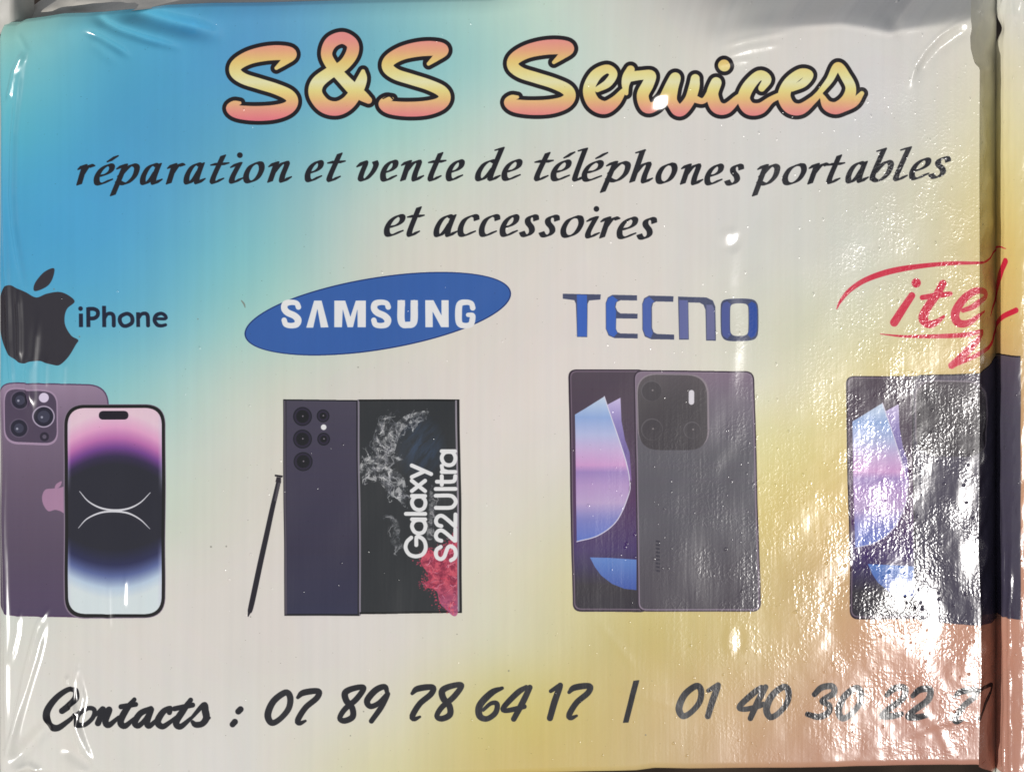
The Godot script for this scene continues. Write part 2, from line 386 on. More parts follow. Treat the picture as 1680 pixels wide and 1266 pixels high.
func print_logos() -> void:
	var k := 3.957
	var a := Vector2(0, 320)
	var dark := ink(56, 54, 60)
	# bitten fruit and its leaf, with six letters
	fill([smooth([232, 664, 165, 630, 100, 600, 55, 584, 5, 615, -36, 720, -22, 880, 30, 1000, 100, 1070, 150, 1092, 200, 1078, 262, 1076, 330, 1098, 385, 1102, 440, 1050, 490, 970, 506, 940, 462, 912, 424, 850, 418, 790, 436, 735, 484, 690, 440, 648, 380, 628, 300, 640], a, k)], dark)
	fill([smooth([350, 474, 290, 496, 240, 548, 218, 590, 222, 622, 270, 610, 316, 580, 344, 530], a, k)], dark)
	var navy := ink(28, 42, 58)
	var w := 12.5
	fill([outline([512, 768, 538, 768, 538, 856, 512, 856], a, k)], navy)
	disc(523.0 / k, 320 + 736.0 / k, 3.7, navy)
	fill([outline([560, 728, 586, 726, 586, 856, 560, 856], a, k)], navy)
	lay([curve([575, 738, w, 610, 738, w, 634, 752, w, 634, 780, w, 612, 798, w, 578, 800, w], a, k)], navy)
	fill([outline([664, 718, 689, 718, 689, 856, 664, 856], a, k)], navy)
	lay([curve([680, 800, 9, 696, 772, 11, 722, 768, 12, 737, 786, w, 738, 846, w], a, k)], navy)
	lay([curve([816, 770, 12, 782, 788, w, 778, 820, w, 796, 846, 12, 822, 848, 12, 854, 828, w, 856, 794, w, 840, 774, 12], a, k, true)], navy)
	fill([outline([882, 760, 906, 760, 906, 856, 882, 856], a, k)], navy)
	lay([curve([898, 800, 9, 914, 774, 11, 940, 768, 12, 956, 784, w, 958, 846, w], a, k)], navy)
	lay([curve([1000, 802, 9, 1070, 802, 10, 1070, 782, 11, 1044, 768, 11, 1012, 780, w, 1000, 812, w, 1018, 842, 12, 1046, 848, 11, 1072, 842, 10], a, k)], navy)
	# tilted blue oval with white capitals
	var oval := []
	for i in 96:
		var t := TAU * i / 96.0
		oval.append_array([619.5 + 218.5 * cos(t), 514.5 - 32.7 * cos(t) + 60.2 * sin(t)])
	fill([outline(oval)], ink(34, 52, 104))
	var inner := []
	for i in 96:
		var t := TAU * i / 96.0
		inner.append_array([619.5 + 216.5 * cos(t), 514.5 - 32.7 * cos(t) + 58.4 * sin(t)])
	fill([outline(inner)], ink(58, 94, 160))
	var b := Vector2(420, 320)
	var white := ink(222, 224, 230)
	var caps := []
	var ess := [275, 726, 18, 264, 702, 17, 228, 695, 18, 190, 705, 21, 183, 736, 22, 204, 762, 22, 248, 782, 22, 272, 808, 23, 264, 838, 20, 228, 847, 18, 192, 839, 18, 181, 812, 18]
	var solid := []
	solid.append(outline([325, 860, 376, 684, 424, 684, 468, 858, 418, 860, 397, 738, 370, 860], b, k))
	solid.append(outline([505, 685, 576, 685, 610, 790, 645, 685, 712, 684, 712, 858, 658, 858, 656, 740, 628, 858, 592, 858, 560, 742, 556, 858, 505, 858], b, k))
	solid.append(outline([1098, 682, 1152, 682, 1203, 780, 1203, 682, 1250, 682, 1250, 858, 1200, 858, 1146, 756, 1146, 858, 1098, 858], b, k))
	var arcs := []
	for shift in [0.0, 147.5]: arcs.append(curve(ess, b + Vector2(shift, 0), k))
	arcs.append(curve([942, 704, 24, 941, 800, 24, 954, 838, 22, 984, 842, 21, 1016, 836, 22, 1026, 800, 24, 1026, 704, 24], b, k))
	arcs.append(curve([1406, 732, 18, 1396, 703, 17, 1360, 695, 18, 1322, 708, 21, 1314, 770, 23, 1320, 832, 21, 1356, 847, 18, 1394, 838, 19, 1405, 800, 19, 1403, 780, 17, 1376, 777, 14], b, k))
	for s in solid: fill([s], white)
	lay(arcs, white)
	# the letters' flat ends
	fill([outline([918, 682, 966, 682, 966, 720, 918, 720], b, k), outline([1003, 682, 1050, 682, 1050, 720, 1003, 720], b, k)], white)
	# five techno capitals, blue stems and slate bars
	var c := Vector2(840, 320)
	var blue := ink(62, 98, 178); var slate := ink(72, 78, 104); var edge := ink(46, 48, 66); var lilac := ink(98, 104, 152)
	var parts := []
	parts.append([[330, 640, 576, 645, 573, 678, 500, 684, 490, 706, 488, 922, 422, 920, 414, 706, 404, 682, 330, 672], slate])
	parts.append([[420, 646, 486, 648, 486, 918, 424, 918], blue])
	parts.append([[608, 700, 622, 664, 652, 647, 812, 650, 812, 684, 706, 682, 680, 694, 672, 726, 684, 754, 704, 768, 815, 770, 814, 802, 676, 800, 674, 868, 684, 890, 704, 898, 816, 900, 816, 930, 664, 928, 626, 912, 608, 868], slate])
	parts.append([[611, 702, 624, 668, 652, 652, 690, 684, 674, 696, 668, 726, 676, 756, 674, 800, 672, 870, 684, 896, 660, 922, 630, 908, 611, 868], blue])
	parts.append([[845, 706, 858, 670, 890, 652, 1050, 656, 1048, 692, 936, 690, 916, 700, 908, 730, 908, 862, 918, 890, 940, 902, 1052, 906, 1052, 938, 904, 936, 862, 918, 846, 872], slate])
	parts.append([[848, 708, 862, 674, 890, 658, 926, 690, 908, 704, 903, 730, 903, 862, 914, 896, 900, 928, 866, 912, 850, 872], ink(74, 96, 164)])
	parts.append([[1080, 658, 1262, 664, 1304, 684, 1320, 724, 1324, 945, 1260, 944, 1256, 744, 1244, 712, 1220, 698, 1146, 696, 1148, 938, 1084, 938], slate])
	parts.append([[1087, 680, 1143, 682, 1144, 932, 1088, 932], lilac])
	parts.append([[1262, 712, 1300, 712, 1314, 740, 1318, 938, 1265, 938], ink(104, 106, 144)])
	for p in parts:
		fill([outline(p[0], c, k)], p[1])
	fill([smooth([1355, 740, 1362, 696, 1392, 676, 1476, 671, 1558, 677, 1588, 698, 1598, 742, 1598, 872, 1588, 920, 1556, 942, 1476, 947, 1394, 942, 1364, 916, 1356, 872], c, k), smooth([1420, 744, 1426, 714, 1446, 704, 1476, 702, 1510, 705, 1528, 716, 1534, 746, 1534, 866, 1528, 900, 1508, 912, 1476, 914, 1444, 910, 1426, 896, 1420, 866], c, k)], slate)
	fill([outline([1362, 738, 1372, 700, 1400, 688, 1424, 706, 1416, 740, 1416, 868, 1424, 906, 1400, 932, 1370, 912, 1362, 870], c, k)], ink(82, 92, 146))
	fill([outline([1540, 742, 1534, 708, 1556, 690, 1582, 706, 1592, 744, 1592, 870, 1580, 914, 1552, 930, 1530, 908, 1540, 868], c, k)], ink(48, 76, 150))
	# red script with swooshes, running round the corner
	var d := Vector2(1260, 320)
	var red := ink(198, 50, 72)
	var script := []
	script.append(curve([449, 738, 3, 472, 690, 9, 534, 616, 14, 640, 548, 17, 800, 494, 19, 1000, 460, 15, 1200, 442, 12, 1340, 440, 9, 1400, 436, 7, 1440, 412, 7, 1466, 372, 7, 1496, 346, 7, 1540, 335, 5, 1592, 338, 2], d, k))
	script.append(curve([936, 652, 22, 880, 736, 25, 822, 826, 27], d, k))
	script.append(curve([964, 570, 30], d, k))
	script.append(curve([1138, 574, 24, 1096, 650, 25, 1044, 720, 27, 1010, 796, 30, 1044, 836, 26, 1092, 826, 20, 1146, 786, 8], d, k))
	script.append(curve([1004, 664, 16, 1090, 652, 19, 1186, 640, 15], d, k))
	script.append(curve([1270, 748, 14, 1340, 720, 18, 1400, 668, 20, 1402, 626, 19, 1344, 624, 22, 1268, 680, 26, 1218, 768, 28, 1240, 828, 26, 1310, 826, 20, 1404, 756, 8], d, k))
	script.append(curve([1588, 420, 22, 1536, 520, 24, 1490, 640, 18, 1462, 720, 11, 1446, 784, 3], d, k))
	script.append(curve([732, 901, 2, 900, 916, 8, 1150, 914, 14, 1300, 904, 15, 1392, 884, 12, 1372, 930, 18, 1310, 1000, 24, 1250, 1060, 25, 1194, 1106, 22], d, k))
	script.append(curve([1206, 1104, 14, 1300, 1066, 13, 1390, 1018, 15, 1444, 962, 15, 1484, 864, 15, 1560, 786, 17, 1672, 728, 18], d, k))
	lay(script, red)

func print_phones() -> void:
	# 1: mauve handset seen from the back, half hidden
	var rim := ink(84, 66, 92)
	fill([rounded([-10, 626, 178, 631, 180, 1014, -10, 1010], 34)], rim)
	fill([rounded([-8, 628, 176, 633, 178, 1011, -8, 1008], 32)], ramp([630, ink(146, 126, 148), 690, ink(120, 104, 124), 780, ink(104, 90, 108), 900, ink(90, 78, 96), 1010, ink(84, 72, 96)]))
	fill([rounded([5, 634, 94, 640, 96, 731, 6, 728], 22)], ink(160, 138, 162))
	fill([rounded([7, 637, 92, 643, 94, 727, 8, 724], 20)], ink(80, 70, 88))
	for l in [[33, 656, 16], [72, 683, 18], [31, 702, 16]]:
		disc(l[0], l[1], l[2], ink(170, 158, 178) if l[0] == 72 else ink(94, 84, 102))
		disc(l[0], l[1], l[2] - 2.2, ink(46, 44, 56))
		disc(l[0], l[1], l[2] - 8, ink(66, 66, 82))
		disc(l[0] - 3, l[1] + 1, 2, ink(150, 150, 165))
	disc(72, 652, 8, ink(208, 196, 220))
	disc(73, 716, 7.5, ink(50, 46, 58))
	disc(73, 716, 3.5, ink(92, 84, 100))
	fill([smooth([108, 801, 97, 800, 86, 801, 74, 803, 69, 814, 71, 827, 79, 838, 90, 836, 98, 838, 108, 840])], ink(162, 126, 154))
	fill([smooth([101, 789, 92, 794, 90, 801, 98, 798])], ink(162, 126, 154))
	# its front
	fill([rounded([104, 663, 271, 663, 271, 1013, 104, 1015], 32)], ink(130, 116, 134))
	fill([rounded([106, 664, 270, 664, 270, 1012, 106, 1013], 31)], ink(30, 24, 32))
	var glass := func(x, y):
		var e: float = absf(x - 187.0) / 76.0
		var up: float = y - 26.0 * e * e
		var down: float = y + 22.0 * e * e
		var c: Color = ramp([676, ink(226, 190, 204), 700, ink(214, 156, 192), 718, ink(178, 108, 166), 734, ink(110, 68, 134), 748, ink(58, 50, 76), 762, ink(48, 48, 56)]).call(x, up)
		if y > 850: c = ramp([900, ink(48, 48, 56), 926, ink(52, 54, 84), 944, ink(92, 104, 150), 964, ink(178, 196, 214), 982, ink(204, 214, 216)]).call(x, down)
		if e > 0.93: c = c.lerp(ink(190, 190, 214), 0.35 * (e - 0.93) / 0.07 * smoothstep(30, 70, absf(y - 846.0)))
		return c
	fill([rounded([111, 669, 265, 669, 265, 1007, 111, 1007], 27)], glass)
	fill([rounded([162, 674, 210, 674, 210, 688, 162, 688], 7)], ink(40, 26, 44))
	var pale := ink(206, 206, 212)
	lay([curve([130, 806, 0.6, 144, 822, 1.1, 164, 833, 1.5, 187, 837, 1.7, 210, 834, 1.5, 230, 824, 1.1, 246, 808, 0.6], Vector2.ZERO, 1)], pale)
	lay([curve([128, 866, 0.5, 142, 851, 1.1, 164, 841, 1.5, 187, 839, 1.6, 210, 842, 1.5, 230, 852, 1.1, 246, 867, 0.5], Vector2.ZERO, 1)], pale)
	# 2: slab handset, back and front side by side, with its stylus
	fill([outline([464, 655, 588, 656, 590, 1010, 466, 1010])], ink(34, 32, 40))
	fill([outline([469, 657, 585, 658, 587, 1007, 470, 1007])], ramp([656, ink(74, 70, 84), 760, ink(68, 64, 80), 900, ink(60, 57, 74), 1007, ink(56, 56, 76)]))
	fill([outline([465, 657, 468, 657, 470, 1008, 467, 1008])], ink(86, 80, 92))
	for l in [[496, 683, 15.5], [496, 720, 15.5], [497, 757, 15.5], [530, 682, 10.5], [531, 720, 10.5]]:
		disc(l[0], l[1], l[2], ink(36, 32, 42))
		disc(l[0], l[1], l[2] - 1.6, ink(50, 46, 60))
		disc(l[0], l[1], l[2] - 5, ink(34, 31, 40))
		disc(l[0] + 0.5, l[1] - 0.5, 1.4, ink(120, 112, 120))
	disc(531, 700.5, 4.6, ink(226, 224, 232))
	fill([outline([587, 655, 590, 655, 592, 1009, 589, 1009])], ink(126, 120, 132))
	fill([outline([590, 656, 750, 656, 752, 1004, 592, 1006])], ink(52, 54, 56))
	fill([outline([589, 655, 753, 655, 753, 658, 589, 658])], ink(34, 32, 38))
	fill([outline([590, 1004, 756, 1002, 756, 1005, 590, 1007])], ink(30, 28, 34))
	splash()
	fill([outline([747, 656, 750, 656, 754, 1003, 751, 1003])], ink(142, 136, 146))
	fill([outline([750, 655, 754, 655, 758, 1005, 754, 1005])], ink(28, 26, 32))
	side_words()
	lay([curve([457, 790, 3.6, 434, 890, 4.2, 412, 990, 4.4, 408, 1004, 2.4, 406, 1011, 0.8], Vector2.ZERO, 1)], ink(44, 42, 48))
	lay([curve([458, 792, 2.2, 452, 820, 2.0], Vector2.ZERO, 1)], ink(78, 74, 80))
	fill([outline([451, 778, 464, 780, 463, 783, 451, 781])], ink(40, 38, 42))
	fill([outline([454, 782, 461, 783, 461, 792, 452, 790])], ink(50, 46, 52))
	# 3 and 4: the twin handsets
	twin(Vector2.ZERO, false)
	twin(Vector2(456, 11), true)

func splash() -> void:
	var rough := FastNoiseLite.new()
	rough.seed = 11; rough.frequency = 0.045; rough.fractal_octaves = 4; rough.noise_type = FastNoiseLite.TYPE_SIMPLEX
	rough.domain_warp_enabled = true; rough.domain_warp_amplitude = 26; rough.domain_warp_frequency = 0.03
	var foam := func(x, y):
		var n: float = rough.get_noise_2d(x * 1.3, y * 1.3)
		var v := clampf(0.45 + n * 1.2, 0.0, 1.0)
		var c := ink(92, 94, 98).lerp(ink(196, 196, 196), v)
		c.a = 0.12 + 0.62 * v
		return c
	var mist := func(x, y):
		var c := ink(66, 84, 112)
		var d: float = Vector2((x - 690) / 44.0, (y - 735) / 60.0).length()
		c.a = clampf(1.0 - d, 0, 1) * 0.75 * (0.7 + rough.get_noise_2d(x * 1.4 + y, y * 0.4) * 0.8)
		return c
	fill([outline([628, 672, 748, 660, 750, 800, 640, 800])], mist)
	var wing := [634, 684, 642, 676, 640, 700, 650, 694, 664, 682, 684, 676, 702, 674, 696, 690, 676, 694, 660, 706, 652, 726, 648, 746, 660, 752, 640, 766, 656, 776, 664, 790, 666, 812, 664, 832, 652, 820, 636, 808, 622, 792, 606, 786, 592, 778, 590, 766, 598, 752, 614, 744, 612, 728, 616, 706, 622, 690]
	fill([smooth(wing)], foam)
	var wisp := [638, 846, 650, 852, 656, 870, 652, 884, 664, 896, 650, 900, 640, 888, 644, 870]
	fill([smooth(wisp)], foam, 0.4)
	var trail := [704, 808, 712, 812, 714, 840, 708, 860, 716, 880, 700, 884, 702, 850]
	fill([smooth(trail)], foam, 0.7)
	threads(wing, 620, 5, [ink(224, 222, 220), ink(170, 170, 172), ink(60, 62, 68), ink(110, 112, 118)], rough)
	threads(wisp, 60, 6, [ink(150, 150, 152), ink(100, 102, 106)], rough)
	threads(trail, 40, 7, [ink(200, 196, 198), ink(90, 90, 96)], rough)
	var ruby := func(x, y):
		var n: float = rough.get_noise_2d(x * 1.2 + 400, y * 1.2)
		var c := ink(150, 50, 74).lerp(ink(228, 88, 108), clampf(0.5 + n * 1.3, 0, 1))
		if y > 955: c = c.lerp(ink(176, 92, 132), clampf((y - 955) / 40.0, 0, 1) * 0.8)
		return c
	var flare := [752, 868, 738, 888, 718, 906, 700, 900, 690, 922, 700, 938, 704, 950, 696, 958, 716, 970, 720, 984, 728, 996, 752, 1002]
	fill([smooth(flare)], ruby, 0.85)
	var rng := RandomNumberGenerator.new()
	rng.seed = 19
	for i in 260:   # powder flying off the rim
		var along := rng.randf() * 11.0
		var k := int(along) * 2
		var at := Vector2(flare[k], flare[k + 1]).lerp(Vector2(flare[k + 2], flare[k + 3]), along - int(along))
		at += Vector2(-absf(rng.randfn(0, 5.0)), rng.randfn(0, 4.0))
		if at.x < 748: disc(at.x, at.y, rng.randf_range(0.4, 1.3), ink(204, 70, 94), rng.randf_range(0.3, 0.9))
	for i in 150:   # spray round the pale wing
		var k := (rng.randi() % (wing.size() / 2 - 1)) * 2
		var at := Vector2(wing[k], wing[k + 1]).lerp(Vector2(wing[k + 2], wing[k + 3]), rng.randf()) + Vector2(rng.randfn(0, 3.5), rng.randfn(0, 3.5))
		if at.x > 593: disc(at.x, at.y, rng.randf_range(0.3, 0.8), ink(176, 178, 180), rng.randf_range(0.2, 0.8))
	threads(flare, 200, 8, [ink(240, 120, 130), ink(214, 70, 92), ink(120, 44, 66), ink(224, 150, 170)], rough)

# fine flowing hairs of ink inside a shape
func threads(shape: Array, count: int, seed_: int, inks: Array, flow: FastNoiseLite) -> void:
	var rng := RandomNumberGenerator.new()
	rng.seed = seed_
	var poly := PackedVector2Array()
	for i in range(0, shape.size(), 2): poly.append(Vector2(shape[i], shape[i + 1]))
	var lo := poly[0]; var hi := poly[0]
	for q in poly: lo = lo.min(q); hi = hi.max(q)
	for n in count:
		var p := Vector2(rng.randf_range(lo.x, hi.x), rng.randf_range(lo.y, hi.y))
		if not Geometry2D.is_point_in_polygon(p, poly): continue
		var flat := []
		var turn := rng.randf_range(-0.5, 0.5)
		for k in 9:
			if k > 1 and (p.x > 749.0 or p.x < 593.0): break
			flat.append_array([p.x, p.y, rng.randf_range(0.2, 0.55)])
			p += Vector2.from_angle(flow.get_noise_2d(p.x * 0.45 + 50, p.y * 0.45) * 5.0 + 1.0 + turn * 0.5) * 2.6
		lay([curve(flat, Vector2.ZERO, 1)], inks[rng.randi() % inks.size()], rng.randf_range(0.4, 1.0))

func side_words() -> void:
	# two words read from the bottom up: u runs up the sheet, v runs to the left
	var glow := ink(228, 222, 222)
	var set_ := []
	var put := func(list: Array, u0: float, line: float, closed := false):
		var flat := []
		for i in range(0, list.size(), 2): flat.append_array([line - list[i + 1], u0 - list[i], 3.3])
		set_.append(curve(flat, Vector2.ZERO, 1, closed))
	var l1 := 699.0; var l2 := 748.5
	# first word: cap G, a, l, a, x, y
	put.call([34, 25, 27, 32, 17, 34, 7, 28, 3.5, 17, 7, 6, 17, 1, 28, 3, 34, 9, 35, 16, 22, 16.5], 916, l1)
	var bowl := [14, 24, 5, 20, 2, 12, 5, 4.5, 14, 1.5, 22, 5, 24, 12, 22, 20]
	put.call(bowl, 877, l1, true); put.call([25, 24, 25, 2], 877, l1)
	put.call([3, 34, 3, 2], 846, l1)
	put.call(bowl, 838.5, l1, true); put.call([25, 24, 25, 2], 838.5, l1)
	put.call([3, 24, 20, 2], 808.5, l1); put.call([20, 24, 3, 2], 808.5, l1)
	put.call([3, 24, 12.5, 3], 785.5, l1); put.call([22, 24, 8, -8], 785.5, l1)
	# second: S 2 2 U l t r a
	put.call([24, 26, 20, 32, 13, 34, 6, 31, 4, 25, 8, 20, 16, 17, 23, 14, 25, 9, 21, 3, 13, 1, 6, 3, 2, 9], 921, l2)
	for u in [890, 866]:
		put.call([3, 25, 5, 31, 11, 34, 18, 31, 20, 25, 16, 18, 3, 3], u, l2); put.call([3, 2, 22, 2], u, l2)
	put.call([4, 34, 4, 12, 7, 5, 14, 1.5, 21, 5, 24, 12, 24, 34], 837, l2)
	put.call([3, 34, 3, 2], 805, l2)
	put.call([8, 32, 8, 8, 11, 3, 17, 2], 798, l2); put.call([3, 24, 17, 24], 798, l2)
	put.call([3, 24, 3, 2], 777, l2); put.call([3, 14, 6, 22, 13, 24], 777, l2)
	put.call(bowl, 765, l2, true); put.call([25, 24, 25, 2], 765, l2)
	lay(set_, glow)

func twin(o: Vector2, other: bool) -> void:
	var m := func(list: Array) -> Array:
		var out := []
		for i in range(0, list.size(), 2): out.append_array([list[i] + o.x, list[i + 1] + o.y])
		return out
	# front, standing behind
	fill([rounded(m.call([932, 606, 1060, 606, 1064, 1004, 940, 1003]), 13)], ink(50, 42, 52))
	fill([rounded(m.call([935, 608, 1060, 608, 1064, 1001, 942, 1000]), 11)], ink(112, 98, 112))
	fill([rounded(m.call([937, 610, 1060, 610, 1064, 999, 944, 998]), 10)], ramp([610 + o.y, ink(82, 72, 82), 700 + o.y, ink(78, 66, 80), 820 + o.y, ink(84, 58, 92), 900 + o.y, ink(70, 54, 100), 930 + o.y, ink(60, 52, 84), 960 + o.y, ink(58, 54, 60), 1000 + o.y, ink(54, 50, 58)]))
	fill([outline(m.call([996, 664, 1018.5, 652, 1020, 690, 1026, 722, 1033, 742, 1036, 790, 1030, 780, 1012, 712]))], ramp([655 + o.y, ink(190, 178, 214), 690 + o.y, ink(140, 128, 182), 740 + o.y, ink(110, 96, 152), 790 + o.y, ink(134, 100, 160)]))
	fill([outline(m.call([943, 680, 960, 670, 992, 650, 1002, 680, 1014, 715, 1027, 757, 1031, 772, 1033, 790, 1031, 812, 1024, 834, 1012, 854, 998, 868, 982, 878, 966, 884, 947, 888]))], ramp([650 + o.y, ink(188, 202, 228), 684 + o.y, ink(140, 164, 208), 712 + o.y, ink(172, 178, 212), 738 + o.y, ink(190, 166, 204), 762 + o.y, ink(196, 150, 196), 774 + o.y, ink(152, 128, 182), 796 + o.y, ink(172, 144, 190), 824 + o.y, ink(178, 156, 194), 852 + o.y, ink(122, 124, 184), 886 + o.y, ink(92, 112, 186)]))
	lay([curve(m3(m.call([992, 650, 1002, 680, 1014, 715, 1027, 757, 1033, 790, 1031, 812, 1012, 854, 982, 878, 947, 888]), 0.8), Vector2.ZERO, 1)], ink(206, 204, 224))
	fill([outline(m.call([968, 914, 1000, 915, 1044, 918, 1044, 968, 1024, 966, 1004, 958, 986, 944, 976, 930]))], ramp([914 + o.y, ink(94, 128, 190), 968 + o.y, ink(66, 86, 156)]))
	# back, in front
	var a: Array = [1040, 607, 1237, 609, 1249, 1003, 1046, 1003]
	var b: Array = [1042, 609, 1235, 611, 1247, 1001, 1048, 1001]
	if other:
		a = [1040, 604, 1290, 604, 1290, 1006, 1046, 1010]
		b = [1042, 606, 1290, 606, 1290, 1004, 1048, 1008]
	if other:
		fill([backside(a, o, true)], ink(40, 34, 42))
		fill([backside(b, o, true)], ramp([600, ink(92, 84, 96), 700, ink(84, 80, 92), 1000, ink(72, 68, 82)]))
	else:
		fill([rounded(m.call(a), 14)], ink(54, 46, 56))
		fill([rounded(m.call(b), 12)], ink(134, 120, 136))
		fill([rounded(m.call([1044, 611, 1233, 613, 1245, 999, 1050, 999]), 11)], ramp([610, ink(128, 112, 128), 660, ink(112, 104, 116), 740, ink(94, 92, 99), 860, ink(90, 88, 95), 940, ink(84, 80, 87), 1000, ink(76, 71, 79)]))
	fill([rounded(m.call([1044, 612, 1163, 614, 1165, 736, 1047, 735]), 32)], ink(138, 128, 136))
	fill([rounded(m.call([1046, 614, 1160, 616, 1162, 738, 1049, 738]), 31)], ramp([614 + o.y, ink(92, 86, 90), 660 + o.y, ink(80, 76, 79), 738 + o.y, ink(70, 66, 70)]))
	for l in [[1069, 641, 17], [1070, 704, 18], [1136, 705, 14]]:
		disc(l[0] + o.x, l[1] + o.y, l[2], ink(94, 90, 94))
		disc(l[0] + o.x + 0.6, l[1] + o.y + 0.8, l[2] - 1.2, ink(74, 70, 74))
		disc(l[0] + o.x + 2, l[1] + o.y - 1, 1.5, ink(134, 126, 128))
	if not other:
		lay([curve([1135, 644, 4.6, 1135, 659, 4.6], Vector2.ZERO, 1)], ink(212, 208, 214))
		for i in 9:
			fill([outline([1076, 886 + i * 6.0, 1083, 887 + i * 6.0, 1083, 890 + i * 6.0, 1076, 889 + i * 6.0])], ink(62, 60, 70))

func m3(list: Array, r: float) -> Array:
	var out := []
	for i in range(0, list.size(), 2): out.append_array([list[i], list[i + 1], r])
	return out

func backside(c: Array, o: Vector2, _run: bool) -> PackedVector2Array:   # the last handset runs round the corner: its outline bends there
	var x0: float = c[0] + o.x; var y0: float = c[1] + o.y
	var top := [x0 + 14, y0, 1560, y0 - 1, 1608, y0 - 3, 1620, y0 - 14, 1634, y0 - 32, 1648, y0 - 36, 1690, y0 - 37]
	var low := [1690, 1007, 1640, 1008, 1626, 1022, 1608, 1026, 1560, 1024, x0 + 20, c[7] + o.y, x0 + 8, c[7] + o.y - 6, x0 + 5, c[7] + o.y - 20, x0, y0 + 14, x0 + 4, y0 + 4]
	return outline(top + low)

# upright banding left by the print head, and a little dust
func print_bands() -> ImageTexture:
	var n := FastNoiseLite.new()
	n.seed = 40; n.frequency = 0.05; n.fractal_octaves = 4
	var im := Image.create(TW, 256, false, Image.FORMAT_RGB8)
	var rng := RandomNumberGenerator.new()
	rng.seed = 3
	for x in TW:
		for y in 256:
			var v := 0.985 + 0.013 * n.get_noise_2d(x, y * 0.12) + 0.012 * n.get_noise_2d(x * 0.1 + 700, y * 0.4)
			var w := 0.006 * n.get_noise_2d(x * 0.3 + 90, y * 0.05 + 500)
			im.set_pixel(x, y, Color(minf(v + w, 1), minf(v, 1), minf(v - w, 1)))
	im.resize(TW, TH, Image.INTERPOLATE_BILINEAR)
	for i in 900:
		var x := rng.randi_range(2, TW - 3); var y := rng.randi_range(2, TH - 3)
		var c := rng.randf_range(0.72, 0.92)
		im.set_pixel(x, y, Color(c, c * 0.99, c * 0.96))
		if rng.randf() < 0.4: im.set_pixel(x + 1, y, Color(c, c, c * 0.97))
	return ImageTexture.create_from_image(im)

# ------------------------------------------------------------------ relief of the film (grain, bubbles, crinkle), as a normal map
func coarse(rows: Array) -> Image:
	var im := Image.create(9, 7, false, Image.FORMAT_RF)
	for y in 7:
		for x in 9: im.set_pixel(x, y, Color(rows[y][x], 0, 0))
	im.resize(TW, TH, Image.INTERPOLATE_CUBIC)
	return im

func noise_bytes(seed_: int, freq: float, kind: int, octaves: int, w: int, h: int) -> PackedByteArray:
	var n := FastNoiseLite.new()
	n.seed = seed_; n.frequency = freq; n.noise_type = kind; n.fractal_octaves = octaves
	n.fractal_type = FastNoiseLite.FRACTAL_FBM if octaves > 1 else FastNoiseLite.FRACTAL_NONE
	var im := n.get_image(w, h, false, false, true)
	im.convert(Image.FORMAT_RF)
	im.resize(TW, TH, Image.INTERPOLATE_CUBIC)
	return im.get_data()

func film_relief() -> ImageTexture:
	var amount := coarse([
		[0, 0, 0, 0, 0, 0.01, 0.04, 0.10, 0.2],
		[0, 0, 0, 0, 0, 0.02, 0.10, 0.45, 0.25],
		[0, 0, 0, 0, 0, 0.03, 0.12, 0.50, 0.2],
		[0, 0, 0.01, 0.01, 0.02, 0.08, 0.24, 0.46, 0.2],
		[0.0, 0.01, 0.05, 0.04, 0.05, 0.16, 0.32, 0.52, 0.3],
		[0.0, 0.01, 0.03, 0.04, 0.06, 0.12, 0.42, 0.75, 0.4],
		[0.0, 0.01, 0.02, 0.03, 0.05, 0.08, 0.22, 0.35, 0.5]]).get_data().to_float32_array()
	var crease := noise_bytes(3, 0.055, FastNoiseLite.TYPE_SIMPLEX, 3, TW, TH).to_float32_array()
	var clump := noise_bytes(8, 0.010, FastNoiseLite.TYPE_SIMPLEX, 2, TW, TH).to_float32_array()
	var lines := noise_bytes(5, 0.11, FastNoiseLite.TYPE_SIMPLEX, 2, TW, TH / 14).to_float32_array()
	var band := noise_bytes(6, 0.03, FastNoiseLite.TYPE_SIMPLEX, 2, TW, 24).to_float32_array()
	var tall := PackedFloat32Array()
	tall.resize(TW * TH)
	for i in TW * TH:
		var m := amount[i]
		var patch := clampf((clump[i] - 0.36) * 4.5, 0.0, 1.0)
		var rid := 1.0 - absf(crease[i] * 2.0 - 1.0) * 2.2
		var loose := m * (0.25 + 0.75 * patch)
		tall[i] = lines[i] * (0.03 + 0.26 * loose) + band[i] * 0.08 + loose * maxf(rid, 0.0) * 0.36
	# trapped air bubbles
	var rng := RandomNumberGenerator.new()
	rng.seed = 77
	for n in 6500:
		var bx := rng.randf() * TW; var by := rng.randf() * TH
		var m := amount[int(by) * TW + int(bx)]
		if rng.randf() > 0.014 + m * 1.1: continue
		var r := 1.6 + 3.2 * rng.randf() * rng.randf() + (3.0 * rng.randf() if m > 0.6 and rng.randf() < 0.1 else 0.0)
		var hgt := r * rng.randf_range(0.16, 0.34)
		var lean := rng.randf_range(0.5, 1.0)
		for y in range(maxi(0, int(by - r)), mini(TH, int(by + r) + 2)):
			for x in range(maxi(0, int(bx - r)), mini(TW, int(bx + r) + 2)):
				var ex := (x - bx) / lean; var ey := y - by
				var q := 1.0 - (ex * ex + ey * ey) / (r * r)
				if q > 0.0: tall[y * TW + x] += hgt * q * q
	var im := Image.create_from_data(TW, TH, false, Image.FORMAT_RF, tall.to_byte_array())
	im.bump_map_to_normal_map(1.0)
	return ImageTexture.create_from_image(im)

